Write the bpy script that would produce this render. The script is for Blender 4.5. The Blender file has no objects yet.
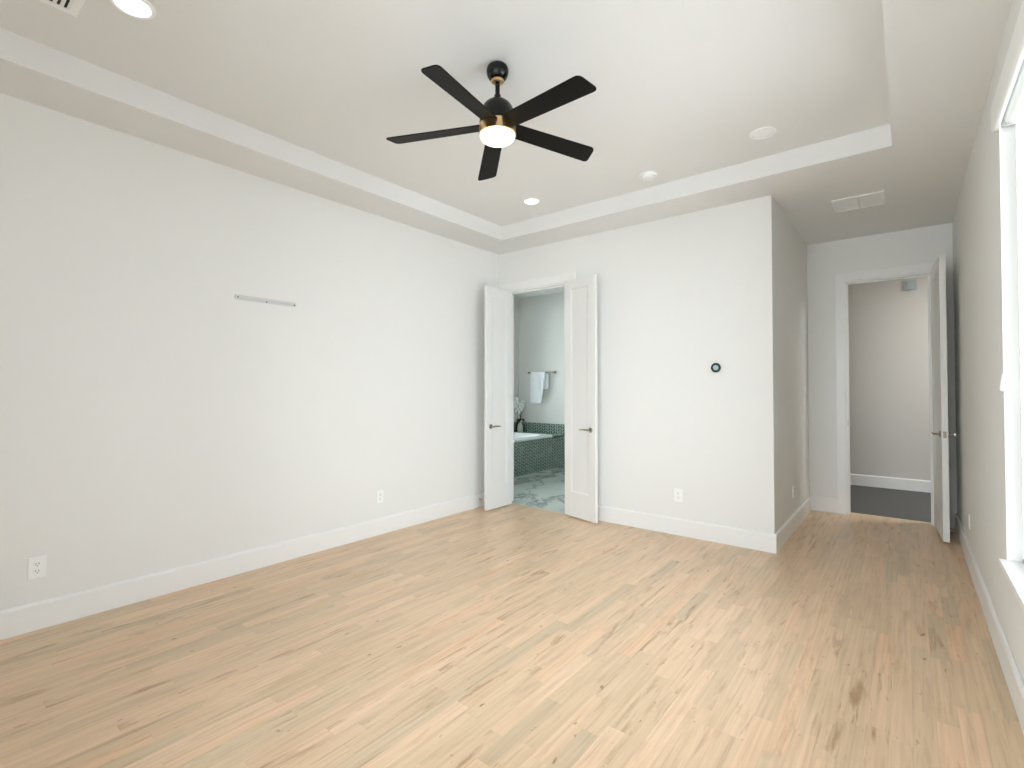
import bpy, bmesh, math, random
from mathutils import Vector, Matrix
random.seed(7)
PI = math.pi
SC = bpy.context.scene
COL = SC.collection

# ------------------------------------------------------------------ camera
CAM_H = 1.33
cam_d = bpy.data.cameras.new('camera')
cam = bpy.data.objects.new('camera', cam_d); COL.objects.link(cam)
cam.location = (0, 0, CAM_H)
cam.rotation_euler = (PI/2 + 0.018, 0, 0.6747)
cam_d.sensor_width = 36.0
cam_d.lens = 494.9459/1024*36.0
cam_d.shift_y = -(384-378.917)/1024
cam_d.clip_start = 0.02; cam_d.clip_end = 200
SC.camera = cam

# ------------------------------------------------------------------ world, sun, window portals, exposure
SKY = 6.6
w = bpy.data.worlds.new('world'); SC.world = w; w.use_nodes = True
bgn = w.node_tree.nodes['Background']
bgn.inputs[0].default_value = (0.85, 0.94, 1.015, 1); bgn.inputs[1].default_value = SKY

sun_d = bpy.data.lights.new('sun', 'SUN'); sun_d.energy = 7.0; sun_d.angle = 0.02; sun_d.color = (.95, .985, 1.03)
sun = bpy.data.objects.new('sun', sun_d); COL.objects.link(sun)
sun.rotation_euler = Vector((0.30, -0.15, -0.94)).to_track_quat('-Z', 'Y').to_euler()      # comes over the roof, from the side away from the bedroom windows

def portal(name, loc, rot, sx, sy):
    d = bpy.data.lights.new(name, 'AREA'); d.shape = 'RECTANGLE'; d.size = sx; d.size_y = sy
    d.cycles.is_portal = True
    o = bpy.data.objects.new(name, d); COL.objects.link(o)
    o.location = loc; o.rotation_euler = rot
    return o
portal('window_portal', (0.50, 2.47, 1.56), (0, PI/2, 0), 2.1, 1.55)
portal('added_window_portal', (-.79, -0.63, 1.38), (PI/2, 0, 0), 1.84, 2.7)
portal('bath_window_portal', (-5.72, 5.7, 1.70), (0, -PI/2, 0), 2.0, 2.1)

SC.view_settings.view_transform = 'Standard'
SC.view_settings.look = 'None'
SC.view_settings.exposure = 0.50
SC.view_settings.gamma = 1.0
SC.view_settings.use_curve_mapping = False
SC.cycles.use_denoising = True
SC.cycles.max_bounces = 16
SC.cycles.diffuse_bounces = 10
SC.cycles.glossy_bounces = 6
SC.cycles.transparent_max_bounces = 12
SC.cycles.sample_clamp_indirect = 6.0

# added fill light, unseen round the corner, brightens the hall wall
hl_d = bpy.data.lights.new('hall_fill_light', 'AREA'); hl_d.shape = 'DISK'; hl_d.size = .9; hl_d.energy = 33; hl_d.color = (1.0, .985, .965)
hl = bpy.data.objects.new('hall_fill_light', hl_d); COL.objects.link(hl); hl.location = (1.45, 7.25, 2.88)

# ------------------------------------------------------------------ materials
def nodes_of(name):
    m = bpy.data.materials.new(name); m.use_nodes = True
    nt = m.node_tree
    return m, nt, nt.nodes['Principled BSDF']

def paint(name, col, rough=0.6, bump=0.02, scale=180, metal=0.0, spec=0.4):
    m, nt, b = nodes_of(name)
    tc = nt.nodes.new('ShaderNodeTexCoord')
    nz = nt.nodes.new('ShaderNodeTexNoise'); nz.inputs['Scale'].default_value = scale; nz.inputs['Detail'].default_value = 3
    nt.links.new(tc.outputs['Object'], nz.inputs['Vector'])
    bp = nt.nodes.new('ShaderNodeBump'); bp.inputs['Strength'].default_value = bump; bp.inputs['Distance'].default_value = 0.01
    nt.links.new(nz.outputs['Fac'], bp.inputs['Height']); nt.links.new(bp.outputs['Normal'], b.inputs['Normal'])
    b.inputs['Base Color'].default_value = (*col, 1); b.inputs['Roughness'].default_value = rough
    b.inputs['Metallic'].default_value = metal
    b.inputs['Specular IOR Level'].default_value = spec
    return m

def emit(name, col, strength, base=(.8, .8, .8)):
    m, nt, b = nodes_of(name)
    b.inputs['Base Color'].default_value = (*base, 1)
    b.inputs['Emission Color'].default_value = (*col, 1); b.inputs['Emission Strength'].default_value = strength
    return m

class NT:
    def __init__(s, nt): s.nt = nt
    def m(s, op, a, b=None, c=None, clamp=False):
        n = s.nt.nodes.new('ShaderNodeMath'); n.operation = op; n.use_clamp = clamp
        for i, v in enumerate((a, b, c)):
            if v is None: continue
            if isinstance(v, (int, float)): n.inputs[i].default_value = v
            else: s.nt.links.new(v, n.inputs[i])
        return n.outputs[0]
    def comb(s, x, y, z=0.0):
        n = s.nt.nodes.new('ShaderNodeCombineXYZ')
        for i, v in enumerate((x, y, z)):
            if isinstance(v, (int, float)): n.inputs[i].default_value = v
            else: s.nt.links.new(v, n.inputs[i])
        return n.outputs[0]
    def white(s, vec):
        n = s.nt.nodes.new('ShaderNodeTexWhiteNoise'); n.noise_dimensions = '3D'
        s.nt.links.new(vec, n.inputs['Vector']); return n.outputs['Value']
    def noise(s, vec, scale, detail=4, rough=.55, dist=0.0):
        n = s.nt.nodes.new('ShaderNodeTexNoise'); n.inputs['Scale'].default_value = scale
        n.inputs['Detail'].default_value = detail; n.inputs['Roughness'].default_value = rough
        n.inputs['Distortion'].default_value = dist
        s.nt.links.new(vec, n.inputs['Vector']); return n.outputs['Fac']
    def ramp(s, fac, stops, interp='LINEAR'):
        n = s.nt.nodes.new('ShaderNodeValToRGB'); cr = n.color_ramp; cr.interpolation = interp
        while len(cr.elements) < len(stops): cr.elements.new(0.5)
        for e, (p, c) in zip(cr.elements, stops):
            e.position = p; e.color = (*c, 1) if len(c) == 3 else c
        s.nt.links.new(fac, n.inputs['Fac']); return n.outputs['Color']
    def mix(s, fac, a, b, mode='MIX'):
        n = s.nt.nodes.new('ShaderNodeMix'); n.data_type = 'RGBA'; n.blend_type = mode
        for i, v in ((0, fac), (6, a), (7, b)):
            if isinstance(v, (int, float)): n.inputs[i].default_value = v
            elif isinstance(v, tuple): n.inputs[i].default_value = (*v, 1)
            else: s.nt.links.new(v, n.inputs[i])
        return n.outputs[2]
    def xyz(s):
        tc = s.nt.nodes.new('ShaderNodeTexCoord'); sp = s.nt.nodes.new('ShaderNodeSeparateXYZ')
        s.nt.links.new(tc.outputs['Object'], sp.inputs[0])
        return sp.outputs[0], sp.outputs[1], sp.outputs[2], tc.outputs['Object']

def srgb(r, g, b):
    f = lambda c: (c/255/12.92) if c/255 <= .04045 else ((c/255+.055)/1.055)**2.4
    return (f(r), f(g), f(b))

def wood_floor():
    m, nt, b = nodes_of('oak_plank_floor'); N = NT(nt)
    x, y, z, obj_v = N.xyz()
    W = 0.072
    r = N.m('DIVIDE', x, W); row = N.m('FLOOR', r); fx = N.m('FRACT', r)
    ro = N.white(N.comb(row, 3.7, 1.1))
    rl = N.white(N.comb(row, 9.2, 5.3))
    L = N.m('MULTIPLY_ADD', rl, 0.40, 0.42)
    c = N.m('DIVIDE', N.m('MULTIPLY_ADD', ro, 7.0, y), L)
    colm = N.m('FLOOR', c); fy = N.m('FRACT', c)
    pid = N.white(N.comb(row, colm, 0.5)); pid2 = N.white(N.comb(row, colm, 8.5)); pid3 = N.white(N.comb(row, colm, 17.5))
    colr = N.ramp(pid, [(0.0, srgb(203, 180, 149)), (0.06, srgb(204, 182, 152)), (0.09, srgb(214, 190, 158)), (0.12, srgb(212, 185, 153)), (0.40, srgb(217, 190, 157)), (0.70, srgb(221, 191, 158)), (0.88, srgb(226, 197, 165)), (1.0, srgb(223, 188, 153))])
    # grain: long streaks that differ plank to plank
    gv = N.comb(N.m('MULTIPLY_ADD', pid3, 31.0, N.m('MULTIPLY', x, 70.0)), N.m('MULTIPLY_ADD', pid, 17.0, N.m('MULTIPLY', y, 2.2)), 0.0)
    g = N.noise(gv, 1.0, 6, .62, 0.5)
    g2 = N.ramp(g, [(0.30, (0.83, 0.80, 0.76)), (0.47, (0.98, 0.975, 0.97)), (0.60, (1.02, 1.02, 1.02)), (0.75, (1.06, 1.06, 1.06))])
    colr = N.mix(0.9, colr, g2, 'MULTIPLY')
    sv = N.comb(N.m('MULTIPLY', x, 52.0), N.m('MULTIPLY', y, .9), 3.0)
    s1 = N.ramp(N.noise(sv, 1.0, 2, .5, .3), [(0.32, (.93, .915, .90)), (0.5, (1, 1, 1)), (0.66, (1.05, 1.05, 1.05))])
    colr = N.mix(0.9, colr, s1, 'MULTIPLY')
    # soft grey-green mineral patches
    mv = N.comb(N.m('MULTIPLY_ADD', pid2, 23.0, N.m('MULTIPLY', x, 9.0)), N.m('MULTIPLY_ADD', pid3, 5.0, N.m('MULTIPLY', y, 2.2)), 7.0)
    mf = N.ramp(N.noise(mv, 1.0, 3, .5), [(0.0, (0, 0, 0)), (0.50, (0, 0, 0)), (0.70, (1, 1, 1))])
    colr = N.mix(N.m('MULTIPLY', mf, 0.28), colr, srgb(186, 158, 122))
    # brown heart streaks, strong in a few planks only
    kv = N.comb(N.m('MULTIPLY_ADD', pid2, 13.0, N.m('MULTIPLY', x, 26.0)), N.m('MULTIPLY_ADD', pid3, 9.0, N.m('MULTIPLY', y, 3.2)), 4.0)
    k = N.noise(kv, 1.0, 4, .6, 0.4)
    kf = N.ramp(k, [(0.0, (0, 0, 0)), (0.53, (0, 0, 0)), (0.68, (1, 1, 1))])
    sel = N.ramp(pid3, [(0.0, (.30, .30, .30)), (0.62, (.42, .42, .42)), (0.80, (1, 1, 1))])
    colr = N.mix(N.m('MULTIPLY', N.m('MULTIPLY', kf, sel), 0.66), colr, srgb(150, 108, 68))
    # small knots
    kv2 = N.comb(N.m('MULTIPLY', x, 30.0), N.m('MULTIPLY', y, 13.0), 2.0)
    k2 = N.noise(kv2, 1.0, 2, .5, 0.3)
    kf2 = N.ramp(k2, [(0.0, (0, 0, 0)), (0.70, (0, 0, 0)), (0.78, (1, 1, 1))])
    colr = N.mix(N.m('MULTIPLY', kf2, 0.85), colr, srgb(146, 98, 58))
    # joints
    ex = N.m('MINIMUM', fx, N.m('SUBTRACT', 1.0, fx))
    ey = N.m('MULTIPLY', N.m('MINIMUM', fy, N.m('SUBTRACT', 1.0, fy)), N.m('DIVIDE', L, W))
    e = N.m('MINIMUM', ex, ey)
    seam = N.m('SUBTRACT', 1.0, N.m('DIVIDE', e, 0.014, clamp=True), clamp=True)
    colr = N.mix(N.m('MULTIPLY', seam, 0.22), colr, srgb(130, 100, 72))
    nt.links.new(colr, b.inputs['Base Color'])
    rg = N.m('MULTIPLY_ADD', g, 0.10, 0.27)
    nt.links.new(rg, b.inputs['Roughness'])
    b.inputs['Specular IOR Level'].default_value = 0.45
    bp = nt.nodes.new('ShaderNodeBump'); bp.inputs['Strength'].default_value = 0.15; bp.inputs['Distance'].default_value = 0.002
    nt.links.new(N.m('SUBTRACT', N.m('MULTIPLY', g, .2), seam), bp.inputs['Height']); nt.links.new(bp.outputs['Normal'], b.inputs['Normal'])
    return m

def marble():
    m, nt, b = nodes_of('veined_marble'); N = NT(nt)
    x, y, z, ov = N.xyz()
    warp = N.noise(ov, 1.3, 4, .6)
    v = N.comb(N.m('MULTIPLY_ADD', warp, 1.4, N.m('ADD', x, N.m('MULTIPLY', y, .55))), N.m('MULTIPLY_ADD', warp, .9, N.m('MULTIPLY', y, .5)), 0.0)
    n1 = N.noise(v, 1.7, 7, .62, .8)
    vein = N.m('SUBTRACT', 1.0, N.m('MULTIPLY', N.m('ABSOLUTE', N.m('SUBTRACT', n1, 0.5)), 18.0), clamp=True)
    n2 = N.noise(ov, 1.1, 5, .6, .5)
    cloud = N.ramp(n2, [(0.35, srgb(206, 212, 206)), (0.58, srgb(188, 196, 190)), (0.76, srgb(140, 142, 132))])
    colr = N.mix(N.m('MULTIPLY', vein, .62), cloud, srgb(66, 80, 74))
    nt.links.new(colr, b.inputs['Base Color']); b.inputs['Roughness'].default_value = 0.16
    return m

def chevron_tile():
    m, nt, b = nodes_of('herringbone_mosaic'); N = NT(nt)
    x, y, z, ov = N.xyz()
    u = N.m('ADD', x, y)
    Wc, Pt = 0.050, 0.050
    zig = N.m('PINGPONG', u, Wc)
    s = N.m('DIVIDE', N.m('ADD', z, zig), Pt)
    fs = N.m('FRACT', s); idx = N.m('FLOOR', s); ci = N.m('FLOOR', N.m('DIVIDE', u, Wc))
    rnd = N.white(N.comb(idx, ci, 2.0))
    fu = N.m('FRACT', N.m('DIVIDE', u, Wc))
    d = N.m('MINIMUM', N.m('MINIMUM', fs, N.m('SUBTRACT', 1.0, fs)), N.m('MULTIPLY', N.m('MINIMUM', fu, N.m('SUBTRACT', 1.0, fu)), 1.4))
    gr = N.m('LESS_THAN', d, 0.15)
    tile = N.ramp(rnd, [(0.0, srgb(36, 54, 48)), (0.5, srgb(52, 74, 66)), (0.85, srgb(72, 98, 88)), (1.0, srgb(104, 128, 118))])
    colr = N.mix(gr, tile, srgb(158, 176, 166))
    nt.links.new(colr, b.inputs['Base Color'])
    b.inputs['Roughness'].default_value = 0.30
    b.inputs['Specular IOR Level'].default_value = 0.7
    return m

def glass_mat(name, tint=(1, 1, 1)):
    m = bpy.data.materials.new(name); m.use_nodes = True; nt = m.node_tree
    nt.nodes.clear()
    out = nt.nodes.new('ShaderNodeOutputMaterial'); mx = nt.nodes.new('ShaderNodeMixShader')
    tr = nt.nodes.new('ShaderNodeBsdfTransparent'); gl = nt.nodes.new('ShaderNodeBsdfGlossy'); fr = nt.nodes.new('ShaderNodeFresnel')
    tr.inputs[0].default_value = (*tint, 1); gl.inputs['Roughness'].default_value = 0.02; fr.inputs[0].default_value = 1.35
    nt.links.new(fr.outputs[0], mx.inputs[0]); nt.links.new(tr.outputs[0], mx.inputs[1]); nt.links.new(gl.outputs[0], mx.inputs[2])
    nt.links.new(mx.outputs[0], out.inputs[0])
    return m

def metal(name, col, rough=.28):
    return paint(name, col, rough, .01, 300, 1.0)

M = {}
M['wall'] = paint('warm_white_wall_paint', (0.775, 0.775, 0.755), .62, .03)
M['ceil'] = paint('flat_white_ceiling_paint', (0.755, 0.755, 0.742), .8, .03)
M['trim'] = paint('semi_gloss_white_trim', (0.82, 0.82, 0.805), .34, .01, 60)
M['door'] = paint('semi_gloss_white_door', (0.765, 0.765, 0.75), .36, .01, 60)
M['bathwall'] = paint('pale_grey_bathroom_paint', (0.70, 0.69, 0.66), .6, .03)
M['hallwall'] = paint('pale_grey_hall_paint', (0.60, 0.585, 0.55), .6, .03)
M['plastic'] = paint('white_plastic', (0.86, 0.87, 0.86), .35, .0)
M['slot'] = paint('dark_slot', (0.05, 0.05, 0.05), .6, .0)
M['black'] = paint('matte_black_metal', (0.005, 0.005, 0.005), .22, .01, 180, 0, .3)
M['blade'] = paint('black_fan_blade', (0.005, 0.0047, 0.004), .5, .03, 90, 0, .14)
M['gold'] = metal('brushed_gold', (0.80, 0.56, 0.28), .3)
M['nickel'] = metal('satin_nickel', (0.44, 0.40, 0.35), .2)
M['brass'] = metal('aged_brass', (0.62, 0.48, 0.27), .3)
M['steel'] = metal('zinc_plated_steel', (0.74, 0.75, 0.75), .4)
M['rail'] = paint('galvanised_grey_metal', (0.60, 0.63, 0.62), .5, .02)
M['floor'] = wood_floor()
M['marble'] = marble()
M['tile'] = chevron_tile()
M['darkfloor'] = paint('charcoal_hall_floor', srgb(92, 93, 92), .75, .1, 220)
M['glass'] = glass_mat('window_glass')
M['bathglass'] = glass_mat('green_tinted_glass', (0.97, 0.99, 0.975))
M['tub'] = paint('white_acrylic', (0.83, 0.86, 0.85), .14, .0)
M['towel'] = paint('white_terry_towel', (0.84, 0.85, 0.86), .95, .25, 260, 0, .1)
M['vase'] = paint('grey_green_ceramic', srgb(214, 216, 206), .3, .02)
M['petal'] = paint('white_orchid_petal', (0.85, 0.88, 0.85), .55, .05)
M['leaf'] = paint('dark_orchid_leaf', srgb(30, 44, 32), .4, .05)
M['stem'] = paint('brown_orchid_stem', srgb(74, 62, 44), .6, .05)
M['fabric'] = paint('white_shade_fabric', (0.84, 0.86, 0.84), .8, .1, 400)
M['lamp'] = emit('recessed_lamp_glow', (1.0, 0.97, 0.92), 5.0)
M['fanlamp'] = emit('warm_opal_glow', (1.0, 0.80, 0.58), 1.45)
M['duct'] = paint('dark_duct', (0.03, 0.03, 0.03), .8, .0)
M['concrete'] = paint('pale_concrete', (0.56, 0.56, 0.55), .9, .2, 20)
M['screen'] = paint('pale_screen_glass', srgb(150, 182, 190), .15, .0)
M['screen_b'] = paint('black_screen_bezel', (0.01, 0.012, 0.012), .2, .0)
M['chime'] = paint('bluish_white_plastic', (0.40, 0.46, 0.49), .4, .0)

# ------------------------------------------------------------------ helpers
def box(bm, x0, x1, y0, y1, z0, z1):
    v = [bm.verts.new(p) for p in ((x0,y0,z0),(x1,y0,z0),(x1,y1,z0),(x0,y1,z0),(x0,y0,z1),(x1,y0,z1),(x1,y1,z1),(x0,y1,z1))]
    for f in ((3,2,1,0),(4,5,6,7),(0,1,5,4),(1,2,6,5),(2,3,7,6),(3,0,4,7)): bm.faces.new([v[i] for i in f])

def obj(name, bm, mat, parent=None, smooth=False, bevel=0.0, bseg=2):
    bmesh.ops.recalc_face_normals(bm, faces=bm.faces)
    me = bpy.data.meshes.new(name); bm.to_mesh(me); bm.free()
    o = bpy.data.objects.new(name, me); COL.objects.link(o)
    me.materials.append(mat)
    if smooth:
        for p in me.polygons: p.use_smooth = True
        me.set_sharp_from_angle(angle=math.radians(40))
    if bevel:
        md = o.modifiers.new('bevel', 'BEVEL'); md.width = bevel; md.segments = bseg; md.limit_method = 'ANGLE'
    if parent: o.parent = parent
    return o

def boxes(name, mat, lst, parent=None, bevel=0.0):
    bm = bmesh.new()
    for b in lst: box(bm, *b)
    return obj(name, bm, mat, parent, bevel=bevel)

def tag(o, label, cat, group=None, kind=None):
    o['label'] = label; o['category'] = cat
    if group: o['group'] = group
    if kind: o['kind'] = kind
    return o

def struct(o, label, cat):
    return tag(o, label, cat, None, 'structure')

def empty(name, loc=(0, 0, 0), rot=(0, 0, 0)):
    o = bpy.data.objects.new(name, None); COL.objects.link(o)
    o.location = loc; o.rotation_euler = rot; o.empty_display_size = .1
    return o

def lathe(prof, n=40, axis='Z', close=True):
    """prof: list of (r, h) points; revolved about the axis"""
    bm = bmesh.new(); rings = []
    for r, h in prof:
        if r < 1e-6:
            rings.append([bm.verts.new((0, 0, h))])
        else:
            rings.append([bm.verts.new((r*math.cos(2*PI*i/n), r*math.sin(2*PI*i/n), h)) for i in range(n)])
    for a, b in zip(rings, rings[1:]):
        if len(a) == 1 and len(b) == 1: continue
        for i in range(n):
            j = (i+1) % n
            if len(a) == 1: bm.faces.new((a[0], b[i], b[j]))
            elif len(b) == 1: bm.faces.new((a[i], b[0], a[j]))
            else: bm.faces.new((a[i], b[i], b[j], a[j]))
    R = {'Z': Matrix.Identity(3), 'Y': Matrix.Rotation(-PI/2, 3, 'X'), 'X': Matrix.Rotation(PI/2, 3, 'Y'),
         '-Y': Matrix.Rotation(PI/2, 3, 'X'), '-X': Matrix.Rotation(-PI/2, 3, 'Y')}[axis]
    for v in bm.verts: v.co = R @ v.co
    return bm

def tube(pts, rad, n=10):
    bm = bmesh.new(); rings = []
    P = [Vector(p) for p in pts]
    for k, p in enumerate(P):
        t = (P[min(k+1, len(P)-1)] - P[max(k-1, 0)]).normalized()
        a = t.cross(Vector((0, 0, 1)))
        if a.length < 1e-3: a = t.cross(Vector((0, 1, 0)))
        a.normalize(); b = t.cross(a)
        r = rad[k] if isinstance(rad, (list, tuple)) else rad
        rings.append([bm.verts.new(p + a*r*math.cos(2*PI*i/n) + b*r*math.sin(2*PI*i/n)) for i in range(n)])
    for A, B in zip(rings, rings[1:]):
        for i in range(n): bm.faces.new((A[i], A[(i+1) % n], B[(i+1) % n], B[i]))
    bm.faces.new(rings[0][::-1]); bm.faces.new(rings[-1])
    return bm

def shift(bm, x, y, z):
    for v in bm.verts: v.co += Vector((x, y, z))
    return bm

def prism(poly, axis, a0, a1):
    """extrude a closed 2-D outline along an axis; axis 'y': outline is (x, z); axis 'x': (y, z)"""
    bm = bmesh.new()
    mk = (lambda p, a: (p[0], a, p[1])) if axis == 'y' else (lambda p, a: (a, p[0], p[1]))
    A = [bm.verts.new(mk(p, a0)) for p in poly]; B = [bm.verts.new(mk(p, a1)) for p in poly]
    n = len(poly)
    for i in range(n): bm.faces.new((A[i], A[(i+1) % n], B[(i+1) % n], B[i]))
    bm.faces.new(A[::-1]); bm.faces.new(B)
    return bm

# ------------------------------------------------------------------ dimensions (metres)
XL, XR = -3.765, 0.349
YN, YB, YF = -0.50, 4.457, 6.284            # near wall, bathroom-door wall, end of the entry nook
XN = -0.854                                 # left side of the nook
ZS, ZT = 2.904, 3.051                       # lower ceiling, raised tray
TXL, TXR, TYN, TYB = -3.365, -0.064, -0.06, 4.034
T = 0.12
BX0, BX1, BZ = -3.652, -2.795, 2.455         # bathroom double-door opening
NX0, NX1 = -0.512, 0.185                     # nook door opening
BYW = 7.20; BXW = -5.60; BZC = 2.98         # bathroom back wall, left wall, ceiling
HY = 8.25                                   # hall wall
WY0, WY1, WZ0, WZ1 = 1.70, 3.235, 0.505, 2.62   # window opening

# ------------------------------------------------------------------ setting
struct(boxes('floor', M['floor'], [(XL-.05, XR+.05, YN-.05, YB+.015, -.06, 0), (XN-.02, XR+.05, YB+.015, YF+.13, -.06, 0)]),
       'light natural oak strip floor of the bedroom', 'floor')
struct(boxes('floor_bathroom', M['marble'], [(BXW-.1, XN-.1, YB+.015, BYW+.1, -.06, 0)]),
       'grey veined marble bathroom floor past the double doors', 'floor')
struct(boxes('floor_hall', M['darkfloor'], [(-2.6, 2.2, YF+.13, HY+.1, -.06, 0)]), 'charcoal grey hall floor beyond the open single door', 'floor')

struct(boxes('wall_left', M['wall'], [(XL-T, XL, YN-T, YB, 0, ZS+.3)]), 'long blank off white wall on the left side', 'wall')
VX0, VX1, VZ0, VZ1 = -1.70, .12, .04, 2.72  # opening for the added window, sized for the light it lets in
struct(boxes('wall_near', M['wall'], [(XL, VX0, YN-T, YN, 0, ZS+.3), (VX1, XR, YN-T, YN, 0, ZS+.3), (VX0, VX1, YN-T, YN, 0, VZ0), (VX0, VX1, YN-T, YN, VZ1, ZS+.3)]),
       'off white wall behind the camera with an added window', 'wall')
struct(boxes('wall_far', M['wall'], [(BXW-T, BX0, YB, YB+T, 0, ZS+.3), (BX1, XN, YB, YB+T, 0, ZS+.3), (BX0, BX1, YB, YB+T, BZ, ZS+.3)]),
       'off white wall with the double door to the bathroom', 'wall')
struct(boxes('wall_nook', M['wall'], [(XN-T, XN, YB+T, YF+T, 0, ZS+.3)]), 'short off white side wall of the entry nook', 'wall')
struct(boxes('wall_end', M['wall'], [(XN, NX0, YF, YF+T, 0, ZS+.3), (NX1, XR, YF, YF+T, 0, ZS+.3), (NX0, NX1, YF, YF+T, BZ+.004, ZS+.3)]),
       'off white end wall of the nook around the single door', 'wall')
RT = .15
struct(boxes('wall_right', M['wall'], [(XR, XR+RT, YN-T, WY0, 0, ZS+.3), (XR, XR+RT, WY1, YF+T, 0, ZS+.3),
                                     (XR, XR+RT, WY0, WY1, 0, WZ0), (XR, XR+RT, WY0, WY1, WZ1, ZS+.3)]),
       'off white wall with the window along the right', 'wall')
zt2 = ZS+.3
struct(boxes('ceiling', M['ceil'], [(XL, XR, YN, YB, ZT, zt2), (XL, TXL, YN, YB, ZS, ZT), (TXR, XR, YN, YB, ZS, ZT),
                                  (TXL, TXR, YN, TYN, ZS, ZT), (TXL, TXR, TYB, YB, ZS, ZT),
                                  (XN, XR, YB, YF, ZS, zt2)]), 'white tray ceiling with a raised centre', 'ceiling')
# bathroom shell
struct(boxes('wall_bath_back', M['bathwall'], [(BXW, XN-T, BYW, BYW+T, 0, BZC+.1)]), 'pale grey bathroom wall behind the bathtub', 'wall')
BW = (4.65, 6.75, .70, 2.70)
struct(boxes('wall_bath_left', M['bathwall'], [(BXW-T, BXW, YB+T, BW[0], 0, BZC+.1), (BXW-T, BXW, BW[1], BYW+T, 0, BZC+.1),
                                             (BXW-T, BXW, BW[0], BW[1], 0, BW[2]), (BXW-T, BXW, BW[0], BW[1], BW[3], BZC+.1)]),
       'bathroom side wall in shade left of the towel', 'wall')
struct(boxes('ceiling_bath', M['ceil'], [(BXW-T, XN-T, YB+T, BYW+T, BZC, BZC+.1)]), 'bathroom ceiling seen through the double doors', 'ceiling')
# hall shell
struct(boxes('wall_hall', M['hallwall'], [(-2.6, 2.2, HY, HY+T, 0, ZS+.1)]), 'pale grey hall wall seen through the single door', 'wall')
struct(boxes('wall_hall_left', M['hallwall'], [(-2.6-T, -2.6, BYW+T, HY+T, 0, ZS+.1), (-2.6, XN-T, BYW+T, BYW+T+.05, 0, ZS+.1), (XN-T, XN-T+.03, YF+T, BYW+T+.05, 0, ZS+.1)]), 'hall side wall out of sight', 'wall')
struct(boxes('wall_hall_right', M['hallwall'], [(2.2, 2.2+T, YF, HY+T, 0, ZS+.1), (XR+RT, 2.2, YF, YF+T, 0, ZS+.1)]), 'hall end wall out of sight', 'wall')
struct(boxes('ceiling_hall', M['ceil'], [(-2.7, 2.3, YF+T, HY+T, ZS, ZS+.1)]), 'hall ceiling', 'ceiling')

# baseboards (with a small eased top)
BBH, BBT = 0.150, 0.016
def bb_profile(s=1):
    return [(0, 0), (s*BBT, 0), (s*BBT, BBH-.014), (s*BBT*.55, BBH-.003), (0, BBH)]
def baseboard(name, axis, wall, a0, a1, s, label, m='trim'):
    poly = [(wall+p[0], p[1]) for p in bb_profile(s)]
    return struct(obj(name, prism(poly, axis, a0, a1), M[m]), label, 'baseboard')
baseboard('baseboard_left', 'y', XL, YN, YB, 1, 'white baseboard along the long blank wall')
baseboard('baseboard_far', 'x', YB, BX1+.095, XN+BBT, -1, 'white baseboard under the round thermostat')
baseboard('baseboard_nook', 'y', XN, YB-BBT*.3, YF, 1, 'white baseboard on the nook side wall')
baseboard('baseboard_end', 'x', YF, XN+BBT, NX0-.082, -1, 'short white baseboard left of the single door')
baseboard('baseboard_right', 'y', XR, 3.80, YF, -1, 'white baseboard running from the single door to the window')
baseboard('baseboard_right.001', 'y', XR-.0015, YN, 3.798, -1, 'white baseboard under the window')
baseboard('baseboard_hall', 'x', HY, -2.6, 2.2, -1, 'white baseboard in the hall')

# door casings / jambs
def door_trim(name, x0, x1, y, ztop, cw, label, strike=None):
    t = .02
    bm = bmesh.new()
    box(bm, x0-cw, x0-.004, y-t, y, 0, ztop+cw+.004)           # legs and head on the room side
    box(bm, x1+.004, x1+cw, y-t, y, 0, ztop+cw+.004)
    box(bm, x0-.004, x1+.004, y-t, y, ztop+.004, ztop+cw+.004)
    box(bm, x0-.004, x0+.012, y-.006, y+T+.006, 0, ztop)         # jambs
    box(bm, x1-.012, x1+.004, y-.006, y+T+.006, 0, ztop)
    box(bm, x0-.004, x1+.004, y-.006, y+T+.006, ztop-.012, ztop+.004)
    box(bm, x0+.012, x0+.022, y+.045, y+.085, 0, ztop-.012)       # stops
    box(bm, x1-.022, x1-.012, y+.045, y+.085, 0, ztop-.012)
    box(bm, x0+.012, x1-.012, y+.045, y+.085, ztop-.022, ztop-.012)
    o = struct(obj(name, bm, M['trim'], bevel=.0015), label, 'door frame')
    if strike:
        b2 = bmesh.new(); box(b2, x0+.012, x0+.0135, y+.006, y+.034, strike-.03, strike+.03)
        s = obj('strike_plate', b2, M['nickel'], o); s['label'] = 'nickel strike plate'
    return o
door_trim('trim_1', BX0, BX1, YB, BZ-.005, .085, 'white casing around the bathroom double doors')
door_trim('trim_2', NX0, NX1, YF, BZ-.001, .082, 'white casing around the single door to the hall', .955)

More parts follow.
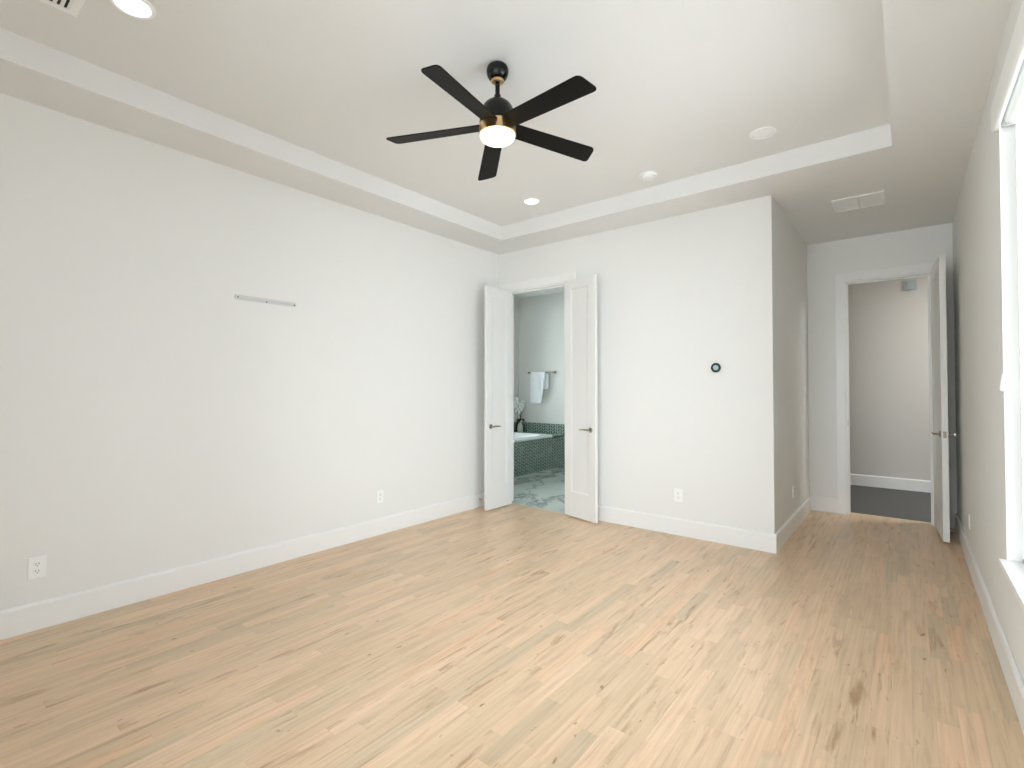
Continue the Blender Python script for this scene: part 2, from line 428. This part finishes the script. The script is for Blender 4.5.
# ------------------------------------------------------------------ doors
def door_leaf(name, wd, ht, th, hinge, ang, label, flip=1, stile=.095, inset=.009, both=False, zh=.90, face_levers=(1,), latch=True):
    """leaf local frame: x from the hinge to the free edge, y through the thickness, z up"""
    root = empty(name, hinge, (0, 0, ang)); struct(root, label, 'door'); root['kind'] = 'structure'
    bm = bmesh.new()
    y0, y1 = 0.0, th*flip
    ya, yb_ = min(y0, y1), max(y0, y1)
    tr, brl = .095, .25
    p0, p1, q0, q1 = stile, wd-stile, brl, ht-tr
    box(bm, 0, p0, ya, yb_, 0, ht); box(bm, p1, wd, ya, yb_, 0, ht)
    box(bm, p0, p1, ya, yb_, 0, q0); box(bm, p0, p1, ya, yb_, q1, ht)
    box(bm, p0, p1, ya+inset, yb_-inset, q0, q1)
    bw = .016
    for s, yy in ((1, ya), (-1, yb_)):                       # sloped bead round the panel
        def q(a): return [bm.verts.new(v) for v in a]
        for A, B in (((p0, q0), (p1, q0)), ((p1, q0), (p1, q1)), ((p1, q1), (p0, q1)), ((p0, q1), (p0, q0))):
            cx, cz = (p0+p1)/2, (q0+q1)/2
            def inn(P): return (P[0]+bw*(1 if P[0] < cx else -1), P[1]+bw*(1 if P[1] < cz else -1))
            a2, b2 = inn(A), inn(B)
            v = q([(A[0], yy+s*.0008, A[1]), (B[0], yy+s*.0008, B[1]), (b2[0], yy+s*(inset-.0005), b2[1]), (a2[0], yy+s*(inset-.0005), a2[1])])
            bm.faces.new(v)
    obj('leaf', bm, M['door'], root, bevel=.0012)
    for s in face_levers:                                    # s = +1 lever on +y face, -1 on -y face
        yy = yb_ if s > 0 else ya
        xl = wd-.062
        hd = empty('handle', (xl, yy, zh)); hd.parent = root
        rose = lathe([(0, 0), (.027, 0), (.027, .006), (.023, .010), (.0, .010)], 28, 'Y' if s > 0 else '-Y')
        r = obj('rose', rose, M['nickel'], hd, True)
        nk = tube([(0, s*.008, 0), (0, s*.045, 0)], .0095, 14); obj('neck', nk, M['nickel'], hd, True)
        pts, rad = [], []
        for k in range(9):
            t = k/8; pts.append((.012-t*.122, s*(.047+.006*math.sin(t*PI)), .004*math.sin(t*PI)-.003*t)); rad.append(.0095-.0035*t)
        lv = tube(pts, rad, 12)
        for v in lv.verts: v.co.y = s*.048 + (v.co.y - s*.048)*.75
        obj('lever', lv, M['nickel'], hd, True)
    # latch plate on the free edge
    b3 = bmesh.new()
    if latch: box(b3, wd, wd+.0012, (ya+yb_)/2-.0125, (ya+yb_)/2+.0125, zh-.028, zh+.028); box(b3, wd, wd+.004, (ya+yb_)/2-.006, (ya+yb_)/2+.006, zh-.009, zh+.009)
    if latch: obj('latch', b3, M['nickel'], root)
    for zc in (.22, ht/2, ht-.22):                            # hinges at the pivot
        b4 = lathe([(0, -.045), (.006, -.045), (.006, .045), (0, .045)], 12); shift(b4, -.006, (ya if face_levers == (1,) else yb_), zc)
        obj('hinge', b4, M['nickel'], root, True)
    return root
LW = .435
# left leaf: opened straight into the room
door_leaf('door_1', LW, 2.43, .035, (-3.545, YB-.024, .010), -PI/2, 'narrow white double-door leaf against the blank wall side of the bathroom doorway', flip=-1, face_levers=(1,), latch=False)
# right leaf: folded back almost onto the wall
door_leaf('door_2', LW, 2.435, .035, (BX1-.006, YB-.030, .013), -math.radians(14.5), 'narrow white double-door leaf folded back toward the thermostat wall', flip=-1, face_levers=(-1,), latch=False)
# nook door
door_leaf('door_3', .655, 2.44, .044, (NX1-.002, YF-.026, .02), -PI/2+math.radians(3.2), 'white single door standing open at the end of the nook', flip=1, stile=.11, face_levers=(1, -1), zh=.91)

# ------------------------------------------------------------------ window on the right
win = empty('window_1', (XR, WY0, WZ0)); struct(win, 'tall bright window with white frame at the right edge', 'window')
def wbox(name, mat, lst):
    bm = bmesh.new()
    for b in lst: box(bm, b[0]-XR, b[1]-XR, b[2]-WY0, b[3]-WY0, b[4]-WZ0, b[5]-WZ0)
    return obj(name, bm, mat, win)
FX0, FX1, fw = XR+.052, XR+.112, .022
n_lights = 2
ms = [WY0 + (WY1-WY0)*i/n_lights for i in range(n_lights+1)]
fb = [(FX0, FX1, WY0, WY0+fw, WZ0, WZ1), (FX0, FX1, WY1-fw, WY1, WZ0, WZ1), (FX0, FX1, WY0, WY1, WZ0, WZ0+.045), (FX0, FX1, WY0, WY1, WZ1-fw, WZ1)]
for mm in ms[1:-1]: fb.append((FX0, FX1, mm-.035, mm+.035, WZ0, WZ1))
wbox('window_frame', M['trim'], fb)
for a, b_ in zip(ms, ms[1:]):
    wbox('pane', M['glass'], [(FX0+.03, FX0+.034, a+.02, b_-.02, WZ0+.04, WZ1-.02)])
# stool (inside sill) with horns
sb = bmesh.new(); box(sb, XR-.027-XR, FX0+.002-XR, -.02, WY1-WY0+.018, 0, .027)
sb2 = [v for v in sb.verts]
st = obj('window_sill', sb, M['trim'], win, bevel=.004)
struct(boxes('window_2', M['trim'], [(BXW-.09, BXW-.03, BW[0], BW[0]+.05, BW[2], BW[3]), (BXW-.09, BXW-.03, BW[1]-.05, BW[1], BW[2], BW[3]),
                                    (BXW-.09, BXW-.03, BW[0]+.05, BW[1]-.05, BW[2], BW[2]+.05), (BXW-.09, BXW-.03, BW[0]+.05, BW[1]-.05, BW[3]-.05, BW[3])]),
       'bathroom window above the bathtub, out of sight', 'window')
pn = bmesh.new(); box(pn, BXW-.062, BXW-.058, BW[0]+.045, BW[1]-.045, BW[2]+.045, BW[3]-.045)
obj('pane', pn, M['bathglass'], bpy.data.objects['window_2'])

vm = (VX0+VX1)/2  # unseen window added behind the camera to light the far wall and nook
w3 = struct(boxes('added_light_window', M['trim'], [(VX0, VX0+.05, YN-.09, YN-.04, VZ0, VZ1), (VX1-.05, VX1, YN-.09, YN-.04, VZ0, VZ1), (vm-.03, vm+.03, YN-.09, YN-.04, VZ0, VZ1),
                                         (VX0, VX1, YN-.09, YN-.04, VZ0, VZ0+.05), (VX0, VX1, YN-.09, YN-.04, VZ1-.05, VZ1)]), 'wide unseen window added behind the camera for light', 'window')
for a, b_ in ((VX0+.04, vm-.02), (vm+.02, VX1-.04)):
    pn = bmesh.new(); box(pn, a, b_, YN-.067, YN-.063, VZ0+.04, VZ1-.04); obj('pane', pn, M['glass'], w3)
# outside: ground and the eave above the window
struct(boxes('ground', M['concrete'], [(-40, 40, -40, 50, -.5, -.3)]), 'pale ground outside the window', 'ground')
struct(boxes('roof', M['ceil'], [(XR+RT, 0.93, -1.1, 9, 3.5, 3.7), (-7.6, XR+RT, -1.1, 12, 3.5, 3.7)]), 'roof eave outside above the window', 'roof')

# ------------------------------------------------------------------ roller shade, rolled up
rs = empty('roller_shade', (XR, WY1, 2.58)); tag(rs, 'rolled up white roller shade above the window', 'window shade')
def rel(bm): return shift(bm, -XR, -WY1, -2.58)
poly = []
for k in range(13):
    a = -PI/2 - PI*k/12*0.5*0 - (PI/2)*k/12
    poly.append((.338 + .014*math.cos(a), 2.562 + .014*math.sin(a)))
poly += [(.324, 2.665), (.3485, 2.665), (.3485, 2.548)]
obj('fascia', rel(prism(poly, 'y', WY0-.015, WY1+.03)), M['plastic'], rs, True)
rl = lathe([(0, 0), (.026, 0), (.026, 1.46), (0, 1.46)], 28, 'Y'); shift(rl, .385, WY0+.04, 2.578); obj('roller', rel(rl), M['fabric'], rs, True)
brk = bmesh.new(); box(brk, .352, .415, WY1-.028, WY1-.024, 2.545, 2.615); obj('bracket', rel(brk), M['steel'], rs, bevel=.001)
cb = tube([(.3445, 3.175, 2.56), (.3445, 3.180, 2.0), (.344, 3.185, 1.385)], .0022, 8); cd = obj('cord', rel(cb), M['plastic'], rs, True)
pl = lathe([(0, .085), (.004, .083), (.006, .07), (.010, .045), (.0135, .02), (.0135, .010), (.010, .003), (0, 0)], 20); shift(pl, .3425, 3.187, 1.312)
obj('cord_pull', rel(pl), M['plastic'], cd, True)

# ------------------------------------------------------------------ ceiling fan
FX, FY = -1.695, 1.995
fan = empty('ceiling_fan', (FX, FY, ZT-.009)); tag(fan, 'black five blade ceiling fan with glowing light and gold band', 'ceiling fan')
def fz(prof): return lathe([(r, z-ZT) for r, z in prof], 44)
obj('canopy', fz([(0, 3.060), (.046, 3.060), (.054, 3.052), (.0585, 3.040), (.059, 3.028), (.0565, 3.012), (.050, 2.997), (.041, 2.986), (.034, 2.981), (0, 2.981)]), M['black'], fan, True)
obj('canopy_ring', fz([(.0125, 2.982), (.034, 2.982), (.0345, 2.975), (.030, 2.970), (.0125, 2.970)]), M['gold'], fan, True)
obj('downrod', fz([(0, 2.98), (.0125, 2.98), (.0125, 2.868), (0, 2.868)]), M['black'], fan, True)
obj('rod_collar', fz([(0.0125, 2.905), (.017, 2.902), (.021, 2.884), (.025, 2.870), (.0125, 2.868)]), M['black'], fan, True)
obj('motor_housing', fz([(0, 2.872), (.030, 2.871), (.052, 2.864), (.069, 2.850), (.081, 2.832), (.089, 2.810), (.094, 2.785), (.096, 2.760), (.096, 2.742), (0, 2.742)]), M['black'], fan, True)
obj('gold_band', fz([(0, 2.742), (.094, 2.742), (.098, 2.737), (.098, 2.697), (.100, 2.692), (.100, 2.685), (.094, 2.685), (0, 2.685)]), M['gold'], fan, True)
lens = obj('light_lens', fz([(0, 2.686), (.093, 2.686), (.094, 2.680), (.089, 2.668), (.078, 2.658), (.060, 2.651), (.035, 2.6475), (0, 2.6465)]), M['fanlamp'], fan, True)
lens['label'] = 'glowing opal light lens'
def blade_bm():
    bm = bmesh.new(); r0, r1 = .088, .612
    # outline: flat wide root, straight sides, slanted tip with eased corners
    def corner(P, A, B, rad, n=6):
        P, A, B = Vector(P), Vector(A), Vector(B)
        a = P+(A-P).normalized()*rad; b = P+(B-P).normalized()*rad
        return [((1-t)**2*a + 2*t*(1-t)*P + t*t*b) for t in [k/n for k in range(n+1)]]
    Q = [(r0, -.050), (r1-.022, -.064), (r1+.004, .058), (r0, .050)]
    out = [Vector(Q[0])] + corner(Q[1], Q[0], Q[2], .030) + corner(Q[2], Q[1], Q[3], .030) + [Vector(Q[3])]
    top = [bm.verts.new((p.x, p.y, .0035)) for p in out]; bot = [bm.verts.new((p.x, p.y, -.0035)) for p in out]
    n = len(out)
    bm.faces.new(top); bm.faces.new(bot[::-1])
    for i in range(n): bm.faces.new((top[i], bot[i], bot[(i+1) % n], top[(i+1) % n]))
    return bm
PH = -78.7
for k in range(5):
    bm = blade_bm()
    a = math.radians(PH + 72*k)
    pitch = math.radians(12)
    mat = Matrix.Rotation(a, 4, 'Z') @ Matrix.Translation((0, 0, 2.738-ZT)) @ Matrix.Rotation(math.radians(3.2), 4, 'Y') @ Matrix.Rotation(-pitch, 4, 'X')
    bm.transform(mat)
    obj('blade', bm, M['blade'], fan, bevel=.002)

# ------------------------------------------------------------------ recessed lights
def recessed(x, y, lit, label, r=.083):
    o = empty('recessed_light', (x, y, ZT)); tag(o, label, 'ceiling light', 'recessed lights in the tray ceiling')
    tr = lathe([(r*.74, -.004), (r*.80, -.009), (r*.96, -.007), (r, 0), (r*.74, 0)], 40); obj('light_trim', tr, M['plastic'], o, True)
    if lit:
        ln = lathe([(0, -.0035), (r*.76, -.0035), (r*.83, -.0065), (r*.84, -.0075), (r*.745, -.001), (0, -.001)], 40)
        obj('light_lens', ln, M['lamp'], o, True)
    else:
        ln = lathe([(0, -.016), (r*.45, -.014), (r*.62, -.010), (r*.745, -.004), (r*.745, -.001), (0, -.001)], 40)
        obj('light_lens', ln, M['plastic'], o, True)
    return o
recessed(-2.700, .648, True, 'glowing recessed light beside the ceiling vent, largest in view', .087)
recessed(-2.690, 3.650, True, 'glowing recessed light between the fan and the bathroom doorway corner', .080)
recessed(-.745, 3.645, False, 'unlit recessed light near the tray corner toward the window side', .083)

# smoke detector
sm = empty('smoke_detector', (-1.623, 3.789, ZT)); tag(sm, 'round white smoke detector on the ceiling above the double doors', 'smoke detector')
obj('base_plate', lathe([(0, 0), (.072, 0), (.072, -.008), (.066, -.011), (0, -.011)], 36), M['plastic'], sm, True)
obj('cover', lathe([(0, -.011), (.060, -.011), (.058, -.026), (.050, -.033), (.030, -.036), (0, -.037)], 36), M['plastic'], sm, True)

# ceiling vents
def vent_louver():
    x0, x1, y0, y1 = -2.985, -2.63, .15, .508
    o = empty('ceiling_vent', ((x0+x1)/2, (y0+y1)/2, ZT)); tag(o, 'white slatted ceiling vent beside the glowing recessed light', 'vent')
    cx, cy = (x0+x1)/2, (y0+y1)/2; hx, hy = (x1-x0)/2, (y1-y0)/2; f = .03
    bm = bmesh.new()
    for b in ((-hx, hx, -hy, -hy+f), (-hx, hx, hy-f, hy), (-hx, -hx+f, -hy+f, hy-f), (hx-f, hx, -hy+f, hy-f)): box(bm, *b, -.007, 0)
    obj('frame', bm, M['plastic'], o, bevel=.002)
    bm = bmesh.new(); box(bm, -hx+f, hx-f, -hy+f, hy-f, -.002, -.0005); obj('duct_opening', bm, M['duct'], o)
    n = 13
    bm = bmesh.new()
    for k in range(n):
        yy = -hy+f+.006 + (2*hy-2*f-.012)*k/(n-1)
        vs = [bm.verts.new(p) for p in ((-hx+f, yy-.006, -.002), (hx-f, yy-.006, -.002), (hx-f, yy+.005, -.009), (-hx+f, yy+.005, -.009))]
        vt = [bm.verts.new((v.co.x, v.co.y+.0015, v.co.z+.0012)) for v in vs]
        bm.faces.new(vs); bm.faces.new(vt[::-1])
        for i in range(4): bm.faces.new((vs[i], vt[i], vt[(i+1) % 4], vs[(i+1) % 4]))
    obj('louver', bm, M['plastic'], o)
vent_louver()
def vent_return():
    x0, x1, y0, y1 = -.488, -.130, 4.905, 5.255
    cx, cy = (x0+x1)/2, (y0+y1)/2; hx, hy = (x1-x0)/2, (y1-y0)/2; f = .022
    o = empty('ceiling_vent', (cx, cy, ZS)); tag(o, 'white two-panel ceiling vent above the nook floor', 'vent')
    bm = bmesh.new()
    for b in ((-hx, hx, -hy, -hy+f), (-hx, hx, hy-f, hy), (-hx, -hx+f, -hy+f, hy-f), (hx-f, hx, -hy+f, hy-f), (-.008, .008, -hy+f, hy-f)): box(bm, *b, -.010, 0)
    obj('frame', bm, M['plastic'], o, bevel=.002)
    for s in (-1, 1):
        a, b_ = (-hx+f, -.008) if s < 0 else (.008, hx-f)
        bm = bmesh.new(); box(bm, a, b_, -hy+f, hy-f, -.003, -.0005)
        n = 24
        for k in range(n):
            yy = -hy+f+.004+(2*hy-2*f-.008)*k/(n-1)
            box(bm, a, b_, yy-.0035, yy+.0035, -.006, -.003)
        obj('grille', bm, M['ceil'], o)
vent_return()

# ------------------------------------------------------------------ wall plates; local frame: x along the wall, y out of the wall, z up
def outlet(loc, rz, label):
    o = empty('wall_outlet', loc, (0, 0, rz)); tag(o, label, 'outlet', 'duplex wall outlets')
    bm = bmesh.new(); box(bm, -.037, .037, 0, .006, -.0585, .0585); obj('plate', bm, M['plastic'], o, bevel=.0025)
    for zc in (.0195, -.0195):
        bm = lathe([(0, 0), (.0165, 0), (.0160, .0025), (0, .003)], 24, 'Y'); shift(bm, 0, .006, zc)
        r = obj('receptacle', bm, M['plastic'], o, True)
        bm = bmesh.new()
        for xx, h in ((-.0062, .0045), (.0062, .0038)): box(bm, xx-.0013, xx+.0013, .0085, .0096, zc+.002-h, zc+.002+h)
        box(bm, -.0022, .0022, .0085, .0096, zc-.0105, zc-.0065)
        obj('slot', bm, M['slot'], r)
    bm = lathe([(0, 0), (.003, 0), (.0025, .0012), (0, .0014)], 12, 'Y'); shift(bm, 0, .006, 0); obj('screw', bm, M['steel'], o, True)
    return o
outlet((XL, .510, .340), -PI/2, 'white wall outlet on the blank wall nearest the camera, low at the left edge')
outlet((XL, 2.780, .340), -PI/2, 'white wall outlet low on the blank wall, nearer the bathroom doorway')
outlet((-1.634, YB, .358), PI, 'white wall outlet under the round thermostat')
outlet((XN, 5.293, .358), -PI/2, 'white wall outlet on the nook side wall')
outlet((XR, 5.04, .335), PI/2, 'white wall outlet low between the open single door and the window')

sw = empty('light_switch', (XN, 6.05, 1.34), (0, 0, -PI/2)); tag(sw, 'white rocker switch on the nook side wall', 'light switch')
bm = bmesh.new(); box(bm, -.058, .058, 0, .006, -.0585, .0585); obj('plate', bm, M['plastic'], sw, bevel=.0025)
for xx in (-.023, .023):
    bm = prism([(.006, -.033), (.008, -.033), (.012, .033), (.006, .033)], 'x', xx-.0165, xx+.0165); obj('rocker', bm, M['plastic'], sw)

th = empty('thermostat', (-1.294, YB, 1.504)); tag(th, 'round black thermostat with a pale screen', 'thermostat')
obj('base', lathe([(0, 0), (.036, 0), (.036, .010), (0, .010)], 40, '-Y'), M['screen_b'], th, True)
obj('ring', lathe([(.0, .010), (.040, .010), (.041, .016), (.041, .024), (.037, .027), (.0, .027)], 44, '-Y'), M['screen_b'], th, True)
bm = lathe([(0, .027), (.023, .027), (.022, .0285), (0, .0287)], 40, '-Y'); obj('screen', bm, M['screen'], th, True)

# TV wall rail left on the blank wall
rail = empty('wall_rail', (XL, 1.747, 1.984)); tag(rail, 'thin metal mounting rail screwed on the blank wall', 'rail')
bm = prism([(0, -.019), (.003, -.019), (.003, -.006), (.013, -.004), (.015, .008), (.010, .013), (.003, .014), (.003, .018), (0, .018)], 'y', -.225, .225)
obj('channel', bm, M['rail'], rail)
for yy, zz in ((-.208, .0), (.0, -.009), (.21, -.007)):
    bm = lathe([(0, 0), (.0055, 0), (.0045, .003), (0, .004)], 16, 'X'); shift(bm, .0125 if abs(yy) > .1 else .003, yy, zz); obj('screw', bm, M['slot'], rail, True)

# door stops
def door_stop(loc, rz, L, label):
    o = empty('door_stop', loc, (0, 0, rz)); tag(o, label, 'door stop', 'baseboard door stops')
    obj('flange', lathe([(0, 0), (.013, 0), (.011, .006), (.007, .009), (0, .009)], 20, 'Y'), M['brass'], o, True)
    pts = []
    nt_ = 14*8
    for k in range(nt_+1):
        a = 2*PI*k/8; pts.append((.0052*math.cos(a), .008+(L-.022)*k/nt_, .0052*math.sin(a)))
    obj('spring', tube(pts, .0014, 5), M['steel'], o, True)
    obj('rubber_tip', shift(lathe([(0, 0), (.008, 0), (.0085, .010), (.006, .014), (0, .014)], 18, 'Y'), 0, L-.016, 0), M['plastic'], o, True)
door_stop((XL+BBT, 4.11, .085), -PI/2, .075, 'brass spring door stop on the baseboard beside the double-door leaf')
door_stop((XR-BBT, 5.78, .085), PI/2, .075, 'spring door stop low behind the open single door')

# ------------------------------------------------------------------ hall
ch = empty('door_chime', (.043, HY, 2.665), (0, 0, PI)); tag(ch, 'small pale box high on the hall wall', 'chime box')
bm = bmesh.new(); box(bm, -.062, .062, 0, .030, -.062, .062); obj('housing', bm, M['chime'], ch, bevel=.006)
bm = bmesh.new(); box(bm, -.040, .040, .030, .036, -.036, .044); obj('cover', bm, M['chime'], ch, bevel=.003)

# ------------------------------------------------------------------ bathroom
SX = -4.60
struct(boxes('trim_3', M['tile'], [(SX-.012, SX, YB+T+.02, BYW, 0, .520)]), 'dark green herringbone mosaic skirt of the bathtub', 'tiling')
struct(boxes('trim_4', M['tile'], [(BXW, SX, 6.80, BYW, .500, .520)]), 'narrow mosaic ledge behind the bathtub', 'tiling')
struct(boxes('trim_5', M['tile'], [(BXW+.008, -2.0, BYW-.010, BYW, .520, .703), (BXW, BXW+.008, YB+T+.02, BYW, .520, .703)]), 'herringbone mosaic backsplash band above the bathtub', 'tiling')
def tub():
    o = empty('bathtub', (-5.1, 6.1, .5)); tag(o, 'white drop-in bathtub set in dark green mosaic', 'bathtub')
    x0, x1, y0, y1 = BXW+.012, SX+.018, 5.30, 6.865
    cx, cy = (x0+x1)/2, (y0+y1)/2
    n = 48
    bm = bmesh.new()
    def ring(hx, hy, z, p):
        R = []
        for i in range(n):
            a = 2*PI*i/n; c, s = math.cos(a), math.sin(a)
            R.append(bm.verts.new((cx-(-5.1) + hx*math.copysign(abs(c)**(2/p), c), cy-6.1 + hy*math.copysign(abs(s)**(2/p), s), z-.5)))
        return R
    hx, hy = (x1-x0)/2, (y1-y0)/2
    rs_ = [ring(hx-.03, hy-.03, .502, 30), ring(hx-.002, hy-.002, .522, 30), ring(hx, hy, .530, 30), ring(hx, hy, .546, 30), ring(hx-.006, hy-.006, .552, 30), ring(hx-.10, hy-.10, .552, 6), ring(hx-.12, hy-.125, .540, 5),
           ring(hx-.16, hy-.19, .30, 4), ring(hx-.20, hy-.26, .16, 3.5), ring(hx-.30, hy-.40, .13, 3)]
    for A, B in zip(rs_, rs_[1:]):
        for i in range(n): bm.faces.new((A[i], A[(i+1) % n], B[(i+1) % n], B[i]))
    bm.faces.new(rs_[-1])
    obj('shell', bm, M['tub'], o, True)
tub()

BR_Y = BYW-.072; BR_Z = 1.600
tb = empty('towel_bar', (-5.055, BYW, BR_Z)); tag(tb, 'metal towel bar on the bathroom wall', 'towel bar')
obj('rod', shift(lathe([(0, -.275), (.008, -.275), (.008, .275), (0, .275)], 16, 'X'), 0, -.072, 0), M['nickel'], tb, True)
for xx in (-.265, .265):
    obj('bracket', shift(lathe([(0, 0), (.024, 0), (.024, .008), (.010, .014), (.010, .062), (.013, .066), (.013, .084), (0, .086)], 20, '-Y'), xx, 0, 0), M['nickel'], tb, True)
def towel():
    bm = bmesh.new()
    x0, x1 = -5.270, -4.950
    nx, rr = 28, .013
    prof = []                                   # (y offset from bar, z) going up the back and down the front
    L1, L2 = .29, .545
    for k in range(12): prof.append((rr, -L1+L1*k/12, 'b'))
    for k in range(9):
        a = PI*k/8; prof.append((rr*math.cos(a), rr*math.sin(a), 't'))
    for k in range(1, 22): prof.append((-rr, -L2*k/21, 'f'))
    grid = []
    for (yo, zo, part) in prof:
        row = []
        for i in range(nx+1):
            t = i/nx
            x = x0+(x1-x0)*t
            d = max(0, -zo)
            if part == 'f':
                x = x0 + (x1-x0)*t*(1-.22*min(1, d/.5)) + .006
                y = yo - .012*min(1, d/.15)*(.5+.5*math.sin(t*13+1.0)) - .020*math.exp(-((t-(.55+.55*d))/.09)**2)*min(1, d/.1)
            elif part == 'b':
                x += .055*min(1, d/.05+.15); y = yo + .010*min(1, d/.1)*(.5+.5*math.sin(t*10))
            else: y = yo
            row.append(bm.verts.new((x, y, zo)))
        grid.append(row)
    for A, B in zip(grid, grid[1:]):
        for i in range(nx): bm.faces.new((A[i], A[i+1], B[i+1], B[i]))
    for v in bm.verts: v.co += Vector((0, BR_Y, BR_Z))
    o = obj('towel', bm, M['towel'], None, True)
    md = o.modifiers.new('thickness', 'SOLIDIFY'); md.thickness = .006; md.offset = 0
    tag(o, 'white bath towel hanging over the metal bar', 'towel')
towel()

# vase with an orchid on the ledge
VX, VY = -5.49, 7.10
vs = obj('vase', lathe([(0, 0), (.038, 0), (.045, .01), (.054, .05), (.053, .09), (.040, .14), (.023, .175), (.017, .195), (.020, .203), (.015, .201), (.012, .18), (.0, .17)], 28), M['vase'], None, True)
vs.location = (VX, VY, .52); tag(vs, 'small pale bottle vase on the ledge behind the bathtub', 'vase')
orc = empty('orchid', (VX, VY, .70)); tag(orc, 'white orchid spray with dark leaves in the pale vase', 'orchid')
def stem(pts): return obj('stem', tube(pts, .005, 7), M['stem'], orc, True)
stem([(0, 0, .028), (.0, 0, .10), (-.01, -.01, .22), (-.035, -.02, .33), (-.075, -.03, .42)])
stem([(.006, 0, .028), (.015, 0, .10), (.03, -.01, .20), (.06, -.02, .30), (.115, -.03, .38)])
for ang, L in ((20, .10), (150, .10), (-60, .09), (215, .10), (80, .08), (265, .09)):
    bm = bmesh.new(); n = 9; A = math.radians(ang); rows = []
    for k in range(n+1):
        t = k/n; r = L*t; h = .035+.055*math.sin(t*PI*.8)-.06*t*t
        wd = .026*math.sin(min(1, t*1.02)*PI)**.7+.003
        c = Vector((r*math.cos(A), r*math.sin(A), h)); s = Vector((-math.sin(A), math.cos(A), 0))
        rows.append([bm.verts.new(c-s*wd), bm.verts.new(c-Vector((0, 0, .006))), bm.verts.new(c+s*wd)])
    for a, b_ in zip(rows, rows[1:]):
        bm.faces.new((a[0], a[1], b_[1], b_[0])); bm.faces.new((a[1], a[2], b_[2], b_[1]))
    o = obj('leaf', bm, M['leaf'], orc, True); md = o.modifiers.new('thickness', 'SOLIDIFY'); md.thickness = .002
def flower(loc, yaw, size):
    bm = bmesh.new()
    def petal(ang, L, wd):
        n = 8; rows = []
        for k in range(n+1):
            t = k/n; r = .004+L*t; hw = wd*math.sin(t**.8*PI)**.6+.001
            c = Vector((r*math.cos(ang), -.010*math.sin(t*PI)-.004, r*math.sin(ang))); s = Vector((-math.sin(ang), 0, math.cos(ang)))
            rows.append([bm.verts.new(c-s*hw), bm.verts.new(c+Vector((0, -.005, 0))), bm.verts.new(c+s*hw)])
        for a, b_ in zip(rows, rows[1:]):
            bm.faces.new((a[0], a[1], b_[1], b_[0])); bm.faces.new((a[1], a[2], b_[2], b_[1]))
    for ang, L, wd in ((PI/2, 1, .38), (PI/2+2.1, .95, .34), (PI/2-2.1, .95, .34), (.25, 1, .55), (PI-.25, 1, .55)): petal(ang, L*size, wd*size)
    bm.transform(Matrix.Translation(loc) @ Matrix.Rotation(yaw, 4, 'Z'))
    o = obj('flower', bm, M['petal'], orc, True); md = o.modifiers.new('thickness', 'SOLIDIFY'); md.thickness = .0025
    lp = lathe([(0, .012), (.008, .009), (.010, 0), (.006, -.010), (0, -.012)], 10); lp.transform(Matrix.Translation(Vector(loc)+Vector((0, -.014, 0)))); obj('flower_lip', lp, M['brass'], o, True)
for loc, yaw, s in (((-.075, -.04, .42), .5, .055), ((-.045, -.04, .35), .3, .055), ((-.065, -.035, .27), .7, .060), ((.025, -.03, .245), .4, .055), ((.06, -.035, .31), .2, .058), ((.100, -.04, .37), .6, .045), ((-.02, -.04, .20), .5, .060), ((-.10, -.03, .22), .6, .050)):
    flower(loc, yaw, s)
